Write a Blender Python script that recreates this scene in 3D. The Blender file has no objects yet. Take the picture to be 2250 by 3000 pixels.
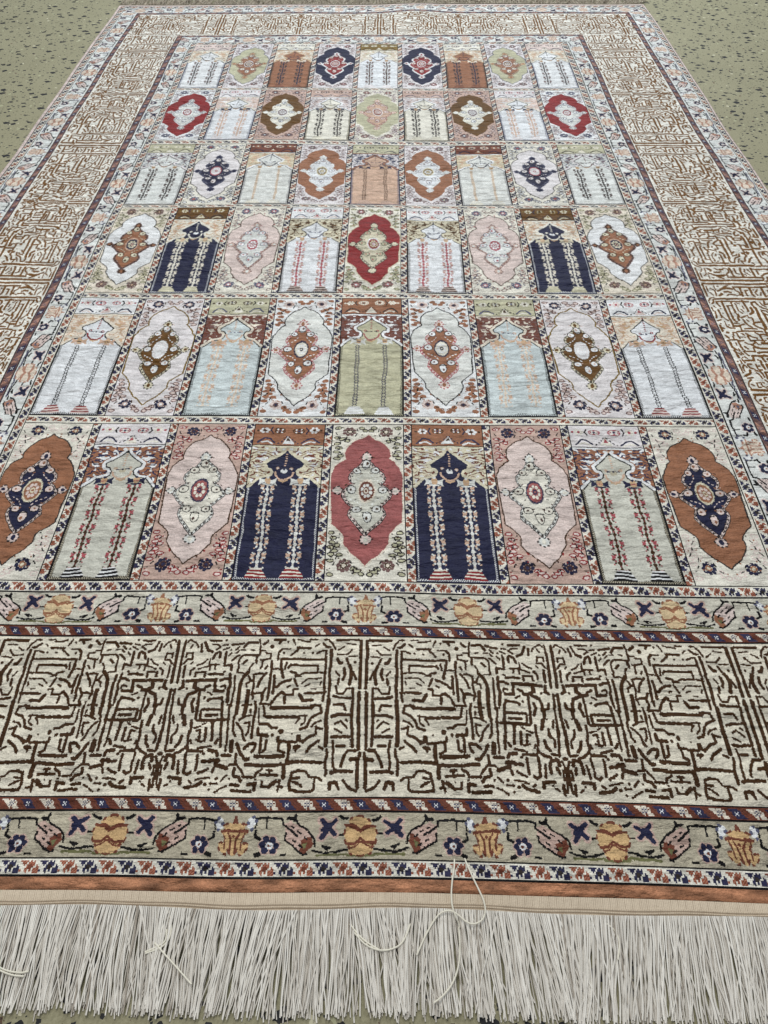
import bpy, math, random
import numpy as np

random.seed(7)
rng = np.random.default_rng(7)
scene = bpy.context.scene

# ---------------------------------------------------------------- camera, light, exposure
P = 0.14                     # one panel column, metres
FPX = 1600.0                 # focal length for a picture 1659 wide
TH = math.atan(1927.0 / FPX) # downward pitch
RM = 0.3685                  # one panel row, metres
CAMH = P * math.cos(TH) / 0.0957
PSI = math.atan(13.5 * math.cos(TH) / FPX)
cam_d = bpy.data.cameras.new('camera')
cam_d.sensor_fit = 'HORIZONTAL'
cam_d.sensor_width = 36.0
cam_d.lens = 36.0 * FPX / 1659.0
cam_d.clip_start = 0.01
cam_d.clip_end = 100.0
cam = bpy.data.objects.new('camera', cam_d)
scene.collection.objects.link(cam)
cam.location = (0, 0, CAMH)
cam.rotation_euler = (math.pi / 2 - TH, 0, PSI)
scene.camera = cam

world = bpy.data.worlds.new('World')
scene.world = world
world.use_nodes = True
bg = world.node_tree.nodes['Background']
bg.inputs[0].default_value = (0.93, 0.96, 1.0, 1)
bg.inputs[1].default_value = 0.26


def area(name, loc, target, sx, sy, power, color):
    d = bpy.data.lights.new(name, 'AREA')
    d.shape = 'RECTANGLE'; d.size = sx; d.size_y = sy; d.energy = power; d.color = color
    o = bpy.data.objects.new(name, d)
    scene.collection.objects.link(o)
    o.location = loc
    v = [target[i] - loc[i] for i in range(3)]
    L = math.sqrt(sum(c * c for c in v))
    o.rotation_euler = (math.acos(-v[2] / L), 0, math.atan2(v[1], v[0]) - math.pi / 2)
    return o


area('ceiling_light_far', (0.2, 4.9, 2.5), (0.1, 3.4, 0), 2.6, 0.7, 72, (0.90, 0.97, 1.0))
area('ceiling_light_near', (-0.3, 1.2, 2.6), (0, 1.0, 0), 1.4, 0.5, 20, (1.0, 0.97, 0.90))

vs = scene.view_settings
vs.view_transform = 'Standard'
vs.look = 'None'
vs.exposure = 0.62
vs.gamma = 1.0

# ---------------------------------------------------------------- pile pattern
# The carpet is drawn knot by knot: every number below is an index into PAL.
PAL_S = {
 'K': (14, 12, 14), 'N': (34, 36, 62), 'W': (218, 220, 222), 'I': (216, 213, 202), 'Y': (204, 198, 176),
 'B': (62, 40, 20), 'b': (132, 98, 56), 'R': (106, 60, 46), 'r': (132, 42, 44), 'C': (146, 101, 76),
 'O': (98, 68, 32), 'P': (208, 192, 187), 'p': (188, 162, 151), 'S': (180, 178, 152), 's': (174, 167, 148),
 'G': (196, 164, 120), 'g': (104, 104, 70), 'L': (214, 217, 221), 'l': (192, 202, 204), 'T': (186, 156, 124),
 'M': (70, 46, 42), 'm': (108, 82, 80), 'V': (214, 210, 212), 'A': (150, 152, 154), 'Q': (194, 164, 144),
 'k': (46, 40, 38), 'D': (120, 98, 46), 'E': (208, 210, 207), 'Z': (140, 76, 56), 'X': (84, 86, 108),
 'u': (214, 208, 192), 'w': (222, 220, 212), 'j': (112, 76, 34), 'c': (162, 114, 86), 'e': (211, 214, 212), 'y': (204, 182, 146), 'a': (196, 193, 180), 'f': (170, 128, 110), 'h': (212, 199, 184),
 'q': (158, 76, 84), 'U': (214, 206, 192), 'H': (150, 88, 87), 'F': (46, 46, 74), 'o': (194, 194, 184),
}
KEYS = list(PAL_S)
IX = {k: i for i, k in enumerate(KEYS)}


def lin(c):
    c = np.asarray(c, float) / 255.0
    return np.where(c <= 0.04045, c / 12.92, ((c + 0.055) / 1.055) ** 2.4)


SC = 2                     # sub-knots per drawing unit


def _hash(X, Y):
    v = np.sin(X * 12.9898 + Y * 78.233) * 43758.5453
    return v - np.floor(v)


class Tile:
    """a small bitmap of knots; x to the right, y away from the far edge. Drawing units hold SC x SC knots."""
    def __init__(s, w, h, fill='W'):
        s.w, s.h = w * SC, h * SC
        s.a = np.full((s.h, s.w), IX[fill], np.uint8)

    def box(s, xs, ys, pad):
        x0 = max(0, int(np.floor(min(xs) - pad))); x1 = min(s.w, int(np.ceil(max(xs) + pad)) + 1)
        y0 = max(0, int(np.floor(min(ys) - pad))); y1 = min(s.h, int(np.ceil(max(ys) + pad)) + 1)
        if x0 >= x1 or y0 >= y1:
            return None
        X, Y = np.meshgrid(np.arange(x0, x1) + 0.5, np.arange(y0, y1) + 0.5)
        return x0, x1, y0, y1, X, Y

    def poly(s, pts, c):
        pts = [(x * SC, y * SC) for x, y in pts]
        b = s.box([p[0] for p in pts], [p[1] for p in pts], 1)
        if b is None:
            return
        x0, x1, y0, y1, X, Y = b
        X = X + (_hash(np.floor(Y) * 0, Y) - .5) * .9
        ins = np.zeros(X.shape, bool)
        n = len(pts)
        for i in range(n):
            xa, ya = pts[i]; xb, yb = pts[(i + 1) % n]
            if ya == yb:
                continue
            ins ^= ((ya > Y) != (yb > Y)) & (X < (xb - xa) * (Y - ya) / (yb - ya) + xa)
        s.a[y0:y1, x0:x1][ins] = IX[c]

    def line(s, pts, c, w=1.0, dash=None):
        pts = [(x * SC, y * SC) for x, y in pts]
        w = w * SC
        if len(pts) == 1:
            pts = [pts[0], (pts[0][0] + 1e-3, pts[0][1])]
        acc = 0.0
        for (xa, ya), (xb, yb) in zip(pts[:-1], pts[1:]):
            b = s.box([xa, xb], [ya, yb], w / 2 + 2)
            L = math.hypot(xb - xa, yb - ya) + 1e-9
            if b is not None:
                x0, x1, y0, y1, X, Y = b
                t = ((X - xa) * (xb - xa) + (Y - ya) * (yb - ya)) / (L * L)
                tc = np.clip(t, 0, 1)
                d = np.hypot(X - xa - tc * (xb - xa), Y - ya - tc * (yb - ya))
                m = d <= w / 2 + (_hash(np.floor(X / 2), Y) - .5) * .8
                if dash:
                    m &= ((acc + tc * L) % (dash * SC)) < dash * SC * 0.55
                s.a[y0:y1, x0:x1][m] = IX[c]
            acc += L

    def dot(s, x, y, r, c, ry=None):
        ry = (ry or r) * SC
        x, y, r = x * SC, y * SC, r * SC
        b = s.box([x - r, x + r], [y - ry, y + ry], 1)
        if b is None:
            return
        x0, x1, y0, y1, X, Y = b
        m = ((X - x) / r) ** 2 + ((Y - y) / ry) ** 2 <= 1 + (_hash(X, Y) - .5) * .25
        s.a[y0:y1, x0:x1][m] = IX[c]

    def rosette(s, x, y, r, pet, ring, core, n=7, a0=0.3, sy=1.0):
        for k in range(n):
            a = a0 + 2 * math.pi * k / n
            s.dot(x + r * 0.74 * math.cos(a), y + r * 0.74 * sy * math.sin(a), r * 0.30, pet, r * 0.30 * sy)
        s.dot(x, y, r * 0.46, ring, r * 0.46 * sy)
        s.dot(x, y, r * 0.24, core, r * 0.26 * sy)

    def rect(s, x, y, w, h, c):
        s.a[max(0, int(round(y * SC))):max(0, int(round((y + h) * SC))), max(0, int(round(x * SC))):max(0, int(round((x + w) * SC)))] = IX[c]

    def mirror(s):
        half = s.w // 2
        s.a[:, s.w - half:] = s.a[:, :half][:, ::-1]


def _noise(x, y, seed):
    """smooth value noise, vectorised"""
    xi = np.floor(x).astype(int); yi = np.floor(y).astype(int)
    fx = x - xi; fy = y - yi
    fx = fx * fx * (3 - 2 * fx); fy = fy * fy * (3 - 2 * fy)

    def h(a, b):
        v = np.sin(a * 127.1 + b * 311.7 + seed * 74.7) * 43758.5453
        return v - np.floor(v)
    return (h(xi, yi) * (1 - fx) + h(xi + 1, yi) * fx) * (1 - fy) + (h(xi, yi + 1) * (1 - fx) + h(xi + 1, yi + 1) * fx) * fy


# ------------------------------------------------------------ kufic lettering
KU = (  # (x offset in the photograph, scale, strokes "width x,y x,y ...")
 (880, """45 540,70 850,65|56 876,80 870,400 862,715|58 856,775 846,1100 838,1530|56 858,1590 836,1700 822,2000 832,2040|60 740,1680 820,1665
30 680,125 800,130|30 560,200 640,155|35 540,262 680,262 750,200|30 700,295 820,290|55 548,325 580,380 605,380|45 670,320 700,400|50 795,375 796,375
35 540,490 575,550|52 640,460 650,540 625,600|66 720,420 750,520 730,600 720,660|46 770,500 812,600|45 570,590 555,670
35 525,700 540,790 630,790 680,720 770,720|50 770,720 770,900 755,1100 755,1300 755,1500|45 500,830 600,850 770,850|42 510,945 650,940 670,1010
50 490,1100 560,1075 750,1075|35 530,1190 600,1160 640,1200 690,1250|35 670,1140 690,1160|35 520,1260 610,1310|52 480,1365 750,1365|46 550,1490 650,1490
42 500,1420 510,1550 490,1700 500,1820|48 800,1550 700,1560 640,1640 600,1770|52 460,1850 520,1830 760,1840|52 440,2060 450,1980 530,1975 560,2060
46 630,1960 680,2020 740,2070 810,2090|35 370,60 430,60|42 350,110 400,160 450,160|36 440,80 480,110 510,190|42 395,210 390,400 375,600 365,770 355,890
52 460,200 460,430|52 445,450 450,650 430,830|66 435,880 425,1000 410,1150 405,1350 400,1480|40 310,1500 360,1530|46 420,1540 410,1620 390,1700 390,1880
38 270,240 340,210 400,210|36 0,60 60,80 160,90|36 170,60 260,60|30 240,150 290,120|42 0,170 180,175|36 90,238 91,238|36 208,238 209,238|44 0,320 370,320
38 0,400 275,400 275,480|34 30,530 100,500 300,500 350,510|30 60,640 140,580 330,580|30 0,540 50,550|28 100,680 170,650|30 310,670 330,630|26 190,715 250,715
46 110,780 380,775|56 30,800 80,880 200,870|52 0,975 200,975|46 190,945 320,945 340,1040|44 340,1040 240,1080 170,1140 130,1240 40,1270|34 0,1100 60,1080 130,1080
30 0,1160 40,1110|32 50,1210 100,1180 110,1100|34 195,1230 240,1180 330,1150|48 260,1230 270,1330|40 270,1240 350,1260|48 30,1360 40,1420 80,1440 160,1370 240,1350
48 130,1560 180,1500 300,1420|54 0,1520 30,1500|50 0,1690 350,1710|38 0,1810 110,1820 170,1900 290,1910 340,1945|46 230,1930 230,2060 180,2095 0,2095
38 0,1905 30,1905|36 0,1970 60,2030"""),
 (680, """48 0,130 160,110|48 170,160 230,100 350,100|38 380,60 390,130 380,250 340,290 340,370|52 440,120 500,80|70 560,150 561,150|48 600,60 740,60|46 660,110 690,70
40 780,90 781,90|36 850,60 880,130|28 130,200 190,200|28 260,200 310,205|38 50,200 100,160|36 60,240 100,210|38 10,340 60,300 110,270|38 120,310 160,270 340,265
34 110,320 100,440 80,490 170,500|44 160,380 210,340|34 400,205 460,210|34 470,235 550,240 540,310 400,325|34 430,330 410,440|38 470,440 500,410
46 560,340 560,450 540,600 530,720 510,860|34 570,450 680,450|46 600,530 600,640 580,770|46 700,190 660,230 645,320|24 700,185 820,185|40 730,238 731,238
38 830,270 930,200 940,180|48 690,320 690,440 720,560|44 690,320 930,320|38 765,370 740,450|44 790,430 820,400 930,400|44 820,490 900,510|50 900,540 930,535
48 630,690 680,640 750,610 830,590|40 880,580 920,680|36 780,690 820,670|36 930,722 870,725 860,800 770,800|48 570,910 620,830 700,760|48 700,760 740,790
48 740,830 740,910|34 300,380 260,430 250,490|60 240,490 170,560 130,650 110,800 95,950 75,1060|48 50,540 40,700 20,800 0,960|38 250,540 270,590 320,600 320,680 290,770
34 210,690 220,640 300,600|42 320,590 320,520 400,505 440,510|42 370,680 400,600 490,500|42 280,790 370,770 440,770 490,700|42 440,770 440,860 400,930 560,930
36 300,800 300,850|66 240,740 220,880 210,960 180,1080|38 160,945 280,940|38 270,1010 270,1040|46 335,900 345,1000 320,1100 300,1250 285,1370|34 390,990 390,1160
42 460,960 470,1080 500,1090|52 500,1095 930,1095|30 960,1090 900,1190|60 560,975 930,970|46 410,1185 520,1190 570,1240 640,1240|34 200,1090 280,1080
38 120,1140 200,1095|38 260,1170 240,1300 210,1340|30 190,1185 260,1175|38 50,1090 40,1180 30,1290 70,1350|38 80,1170 160,1270 170,1360 200,1410
56 380,1250 380,1330 510,1335|46 430,1340 410,1560|42 500,1400 480,1520 440,1550|48 580,1335 581,1335|80 690,1290 691,1290|22 845,1330 846,1330
44 650,1370 650,1420 830,1440|46 670,1430 660,1540 730,1570|56 810,1450 800,1600 780,1700 930,1690|48 190,1510 260,1450 350,1450 330,1520 290,1560|58 340,1610 720,1620
56 200,1720 440,1735 740,1725|72 745,1740 750,1800 740,1900|48 20,1410 20,1560|56 90,1450 120,1540 190,1650 240,1650|44 80,1590 60,1700|38 0,1730 80,1730 140,1800 160,1840
48 50,1780 30,1860|54 60,1880 110,1890 140,1950|48 170,1885 280,1890|46 0,2000 110,2010|46 20,2080 280,2095|54 240,2000 340,1980 330,2080|40 340,1930 341,1930
42 330,1890 350,1840 430,1790|46 500,1800 570,1800|46 410,1865 640,1870|46 540,1830 541,1830|42 430,1960 430,2030 540,2040|64 560,2010 600,1980 620,1960|30 520,1945 521,1945
38 660,1960 690,1940 650,2090|38 650,2030 730,2040|46 930,1820 860,1840 850,1900 820,2000 820,2080 930,2095|42 860,1920 930,1910|42 880,1960 930,1985
46 930,1360 930,1420|46 850,1430 900,1440|56 880,1510 930,1500|38 900,1550 901,1550"""),
 (480, """54 268,90 240,210 204,400 164,640|44 -10,1640 -50,1720 -76,1800 -96,2060|50 -95,1600 -30,1600|44 -30,1950 -60,2090|40 -20,1760 -40,1880|34 300,100 340,70 420,110 450,170|34 340,180 370,140|34 280,300 290,250 370,245 370,330 300,330 250,390|34 350,390 370,370|44 270,420 245,570
42 490,130 490,220|48 540,100 570,200 640,230|42 610,80 770,80|40 840,70 841,70|34 640,130 730,130 760,160 700,195|32 790,140 860,130|34 800,200 880,170|38 910,200 911,200
46 740,230 680,260 650,320|46 760,250 750,310|46 840,230 820,400|46 820,410 920,400 910,470|38 880,280 920,245|34 440,400 500,380 570,330|34 610,320 590,420 460,450
38 340,540 350,480 400,440|40 410,560 420,500 550,500 540,560|34 610,470 620,400 740,400|34 690,400 690,460|46 610,530 700,520 800,530|44 820,490 821,490|56 300,620 480,610 710,605
52 700,620 680,750 800,750|46 770,610 820,590 900,580|52 900,520 900,650 870,720 860,900|34 770,690 820,670 830,720|64 420,650 400,700 470,740 540,740|52 540,740 560,700 620,680
48 480,760 460,880 440,1000 430,1130|54 250,620 250,700 200,730|44 300,720 301,720|56 420,770 330,800 290,880 280,960|46 200,860 200,930 280,950|56 260,960 250,1050
64 270,1090 280,1210|48 400,860 370,920 390,1030|54 132,740 114,880 92,1030 68,1180 44,1380 24,1530|42 130,1090 130,1190|36 220,1070 221,1070|44 190,1210 180,1290 100,1370 95,1450
50 240,1370 210,1450 160,1500|48 40,1560 130,1550|44 150,1590 220,1570 290,1520|46 370,1160 360,1250 330,1350 320,1520|38 360,1420 370,1460|48 550,850 551,850
48 600,880 640,860 780,840 800,900 790,1100 770,1300 770,1490|38 600,770 650,800|48 500,1010 780,1000|46 490,1030 490,1130|52 450,1150 830,1140|46 570,1080 730,1075
48 900,950 890,1100 870,1300 850,1550|40 830,1140 900,1130|40 870,940 871,940|34 400,1260 490,1230|42 440,1290 490,1280 480,1400|48 570,1250 560,1410|48 660,1180 650,1410
30 520,1210 570,1180|38 440,1410 520,1430|44 700,1450 740,1400|48 330,1550 530,1560|44 480,1520 640,1490|48 550,1600 551,1600|56 620,1550 710,1560 730,1610|54 790,1610 920,1610
48 310,1590 290,1750 270,1830 330,1870 370,1840|46 480,1610 460,1720 440,1820|52 530,1700 630,1705|64 650,1680 740,1680|64 700,1740 860,1780|44 470,1860 540,1840 600,1800
44 660,1840 680,1790|44 210,1680 200,1850|54 30,1690 60,1610 140,1630 150,1700 130,1790|46 20,1800 60,1720|54 80,1910 230,1920 220,1990|40 100,1970 101,1970|34 60,2010 20,2040
38 340,1960 380,1990|54 290,2050 450,2030 520,1980|34 440,1950 530,1930 630,1920|52 720,1920 721,1920|38 640,1990 730,1990|54 570,2010 571,2010|40 630,2080 631,2080
34 710,2110 780,2060 870,2020|38 790,1950 860,1880|52 920,1420 920,1560|44 900,1740 920,1730|40 910,1920 911,1920|30 20,1640 21,1640"""),
)


def kufic_unit(W, H, wt=19.2):
    """one half repeat, drawn between its two mirror axes (left axis x=0, right axis x=W)"""
    t = Tile(W, H, 'u')
    sc = 4.609
    yt = 1884.0 * 0.7373 + 821; yb = 2350.0 * 0.7373 + 821
    for off, txt in KU:
        for st in txt.replace('\n', '|').split('|'):
            q = st.split()
            w = float(q[0])
            pts = []
            for p in q[1:]:
                x, y = map(float, p.split(','))
                xs = off + x / sc
                yd = (1880 + y / sc) * 0.7373 + 821
                xa = 480 + (198 - (y - 210) * 0.178) / sc
                xb = 880 + (915 - (y - 200) * 0.018) / sc
                u = (xs - xa) / (xb - xa)
                v = (1 / yt - 1 / yd) / (1 / yt - 1 / yb)
                pts.append((u * W, v * H))
            t.line(pts, 'B', max(1.35, w / wt))
    return t.a


# ------------------------------------------------------------ floral border
def floral_unit(W, H):
    """from a shield palmette (x=0) to a lily (x=W)"""
    t = Tile(W, H, 's')

    def m(pts):
        return [((x - 400) / 1155 * W, (y - (215 + .02 * x)) / 455 * H) for x, y in pts]
    t.line(m([(520, 625), (800, 640)]), 'g', 1.6); t.line(m([(400, 650), (520, 640)]), 'g', 1.6)
    # stems
    t.line(m([(520, 295), (560, 295), (590, 268)]), 'K', 2.2)
    t.line(m([(560, 432), (635, 435)]), 'K', 1.4)
    t.line(m([(525, 575), (590, 590), (660, 605), (740, 612), (830, 590)]), 'K', 1.6)
    t.line(m([(680, 565), (745, 545), (705, 580)]), 'K', 1.6)
    t.line(m([(1110, 300), (1180, 290), (1280, 295), (1385, 308)]), 'K', 1.7)
    t.line(m([(1275, 300), (1270, 400)]), 'K', 1.3); t.line(m([(1365, 340), (1368, 400)]), 'K', 1.3)
    t.line(m([(1360, 430), (1370, 490), (1320, 515)]), 'K', 1.9)
    t.line(m([(1085, 650), (1130, 650)]), 'K', 1.8); t.line(m([(1300, 640), (1350, 660)]), 'K', 2.6)
    # palmette
    g = [(400, 255), (470, 275), (508, 325), (500, 355), (550, 385), (556, 440), (540, 530), (500, 555), (512, 590), (480, 630), (430, 640), (400, 648), (380, 648), (380, 255)]
    t.poly(m(g), 'G')
    t.line(m(g[:-2]), 'R', 1.5, dash=5.5)
    t.line(m([(400, 405), (450, 372), (540, 362)]), 'R', 1.9); t.line(m([(400, 385), (450, 350), (490, 345)]), 'R', 1.1)
    t.line(m([(400, 470), (450, 515), (535, 520)]), 'R', 1.9); t.line(m([(400, 500), (450, 545), (500, 560)]), 'R', 1.2)
    # star bird
    for c, w in (('p', 5.6), ('N', 3.0)):
        t.line(m([(640, 305), (700, 365), (770, 300)]), c, w); t.line(m([(700, 350), (745, 385)]), c, w + 1.4)
        t.line(m([(650, 430), (705, 380), (770, 465)]), c, w)
    # tulip
    tb = [(1040, 310), (1100, 350), (1095, 420), (1090, 500), (1040, 550), (975, 610), (915, 640), (880, 620), (830, 530), (845, 460), (900, 400), (1000, 340)]
    t.poly(m(tb), 'P')
    t.poly(m([(850, 450), (900, 480), (950, 500), (930, 560), (950, 600), (915, 640), (880, 620), (830, 530)]), 'R')
    t.poly(m([(880, 520), (930, 540), (900, 590)]), 'g')
    t.line(m([(815, 545), (825, 470), (880, 405), (960, 355), (1000, 310), (1000, 268)]), 'K', 1.5)
    t.line(m([(1000, 262), (1015, 300), (1062, 285)]), 'K', 2.2)
    t.line(m([(1110, 320), (1110, 355), (1050, 400), (990, 450)]), 'K', 1.7)
    t.line(m([(885, 492), (945, 430), (1035, 365)]), 'K', 1.2, dash=6)
    t.line(m([(1090, 430), (1090, 500), (1035, 540), (970, 600), (910, 640), (880, 630)]), 'K', 1.5)
    t.line(m([(925, 565), (990, 520), (1055, 465)]), 'K', 1.3, dash=6)
    # drop
    t.dot(*m([(1415, 345)])[0], 3.0, 'W', 3.6)
    for p in ((1400, 290), (1445, 350), (1400, 412), (1372, 330)):
        t.dot(*m([p])[0], 1.3, 'X')
    # small flower
    cx, cy = m([(1238, 560)])[0]
    for c, r in (('p', 3.0), ('N', 2.2)):
        for a in (0.9, 2.2, 3.3, 4.25, 5.3, 6.2):
            t.dot(cx + 4.2 * math.cos(a), cy + 4.2 * math.sin(a), r, c)
    t.dot(cx, cy, 2.2, 'W'); t.dot(cx + .3, cy + .2, 1.0, 'R')
    # lily
    lg = [(1580, 285), (1545, 300), (1545, 330), (1490, 345), (1455, 365), (1470, 410), (1435, 430), (1470, 480), (1478, 535), (1415, 555), (1440, 625), (1490, 665), (1512, 600), (1530, 665), (1580, 670)]
    t.poly(m(lg), 'G')
    t.line(m(lg[1:-1]), 'R', 1.5, dash=6)
    t.line(m([(1435, 425), (1500, 412), (1575, 418)]), 'R', 1.7)
    t.line(m([(1500, 430), (1530, 500), (1532, 650)]), 'R', 1.4); t.line(m([(1460, 440), (1480, 540), (1480, 600)]), 'R', 1.2)
    t.line(m([(1575, 450), (1545, 470), (1575, 500)]), 'R', 1.3); t.line(m([(1555, 275), (1555, 320)]), 'R', 1.6)
    return t.a


GB_A = ["CCCC.CCC.....", ".CCCCCXCXC...", "..CCCXCXC.C..", "...CCCXCXCC..", "....CXCXCCC..", ".....CC.CCCC.", "......C..CCCC"]
GB_B = ["NNNNNNN......", ".NNNNNNN.....", "..NNLNLNN....", "..NNNLNNN....", "...NLNLNNN...", "....NNNNNNN..", ".....NNNNNNN."]
GW = ["AAAAA.A.A...", ".AAA.AAAA...", "..A.AMMAA.A.", "....AMMM..AA", "...AAMM.AAAA", "A..AA.A.AAAA", "....A...AAAA"]


def guard(L, H, kind, pitch, phase=0):
    """a narrow band L long and H wide (drawing units): black line, motif row, black line"""
    L *= SC; H *= SC
    a = np.full((H, L), IX['R' if kind == 'B' else 'I'], np.uint8)
    n0 = H - 4 * SC if H > 9 * SC else H - 2 * SC
    o = (H - n0) // 2
    for i in range(L):
        c = (i / SC + phase) / pitch
        k = int(math.floor(c)); f = c - k
        for j in range(n0):
            r = int((j + .5) * 7 / n0)
            if kind == 'B':
                rows, cm = (GB_A, {'C': 'U', 'X': 'X', '.': 'R'}) if k % 2 == 0 else (GB_B, {'N': 'F', 'L': 'L', '.': 'M' if (i * 7 + j * 3) % 5 == 0 else 'R'})
                a[o + j, i] = IX[cm[rows[r][min(12, int(f * 13))]]]
            else:
                ch = GW[r][min(11, int(f * 12))]
                if ch == 'A':
                    a[o + j, i] = IX['F' if k % 2 else ('Z' if (i + j) % 4 else 'f')]
                elif ch == 'M':
                    a[o + j, i] = IX['k' if k % 2 else 'R']
    if H > 9 * SC:
        a[:2] = IX['K']; a[-2:] = IX['K']
        if H > 10 * SC:
            a[-3] = IX['K']
    return a


# ------------------------------------------------------------ field panels
PW, PH = 71, 186
_T0 = 1 / (927.4 + 821.); _T1 = 1 / (1265.3 + 821.)


def uv(pts, ax):
    """points read off the photograph (zoom of the lowest row) -> half width and height fractions"""
    (xa, ya), (xb, yb) = ax
    out = []
    for x, y in pts:
        yd = 906.9 + y * .1667
        c = xa + (xb - xa) * (y - ya) / (yb - ya)
        out.append((abs(x - c) * .1667 / (.0957 * (yd + 821) * .888), (_T0 - 1 / (yd + 821)) / (_T0 - _T1)))
    return out


AXC = ((682, 255), (640, 1955)); AXM = ((672, 490), (705, 1680)); AXA = ((868, 470), (805, 900))
CART = uv([(682, 262), (640, 292), (600, 318), (545, 335), (500, 360), (455, 400), (418, 445), (398, 500), (398, 545), (410, 570), (350, 612), (285, 680), (250, 710), (215, 760), (203, 820),
           (195, 1350), (225, 1400), (295, 1460), (365, 1530), (385, 1570), (375, 1660), (430, 1745), (485, 1815), (560, 1870), (600, 1915), (638, 1955)], AXC)
MEDB = uv([(672, 600), (640, 612), (590, 670), (530, 730), (475, 780), (462, 830), (480, 870), (525, 900), (440, 950), (385, 1005), (370, 1040), (400, 1080), (455, 1135), (520, 1190), (485, 1245),
           (475, 1300), (520, 1370), (580, 1430), (640, 1490), (695, 1550)], AXM)
FTOP = uv([(672, 488), (630, 515), (605, 558), (630, 600), (672, 610)], AXM)
FBOT = uv([(700, 1545), (650, 1570), (622, 1615), (650, 1660), (705, 1682)], AXM)
FSID = [(0.335, .462), (0.375, .445), (0.41, .448), (0.465, .470), (0.41, .492), (0.375, .495), (0.335, .478)]
ARCH = uv([(868, 470), (800, 522), (740, 562), (700, 582), (650, 612), (610, 640), (620, 680), (665, 690), (690, 735), (665, 790), (600, 822), (500, 838), (430, 890), (345, 950)], AXA)


CART = [(min(.5, d * 1.07) if d < .44 else d, v) for d, v in CART]


def both(h, w=PW, H=PH):
    L = [((.5 - d) * w, v * H) for d, v in h]
    R = [((.5 + d) * w, v * H) for d, v in h][::-1]
    return L + R


def half(h, w=PW, H=PH):
    return [((.5 - d) * w, v * H) for d, v in h]


def leaf(t, x, y, f, o, w=4.2, h=2.6):
    t.dot(x, y, w / 2 + .9, o, h / 2 + .9)
    t.dot(x, y, w / 2 - .2, f, h / 2 - .2)


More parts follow.
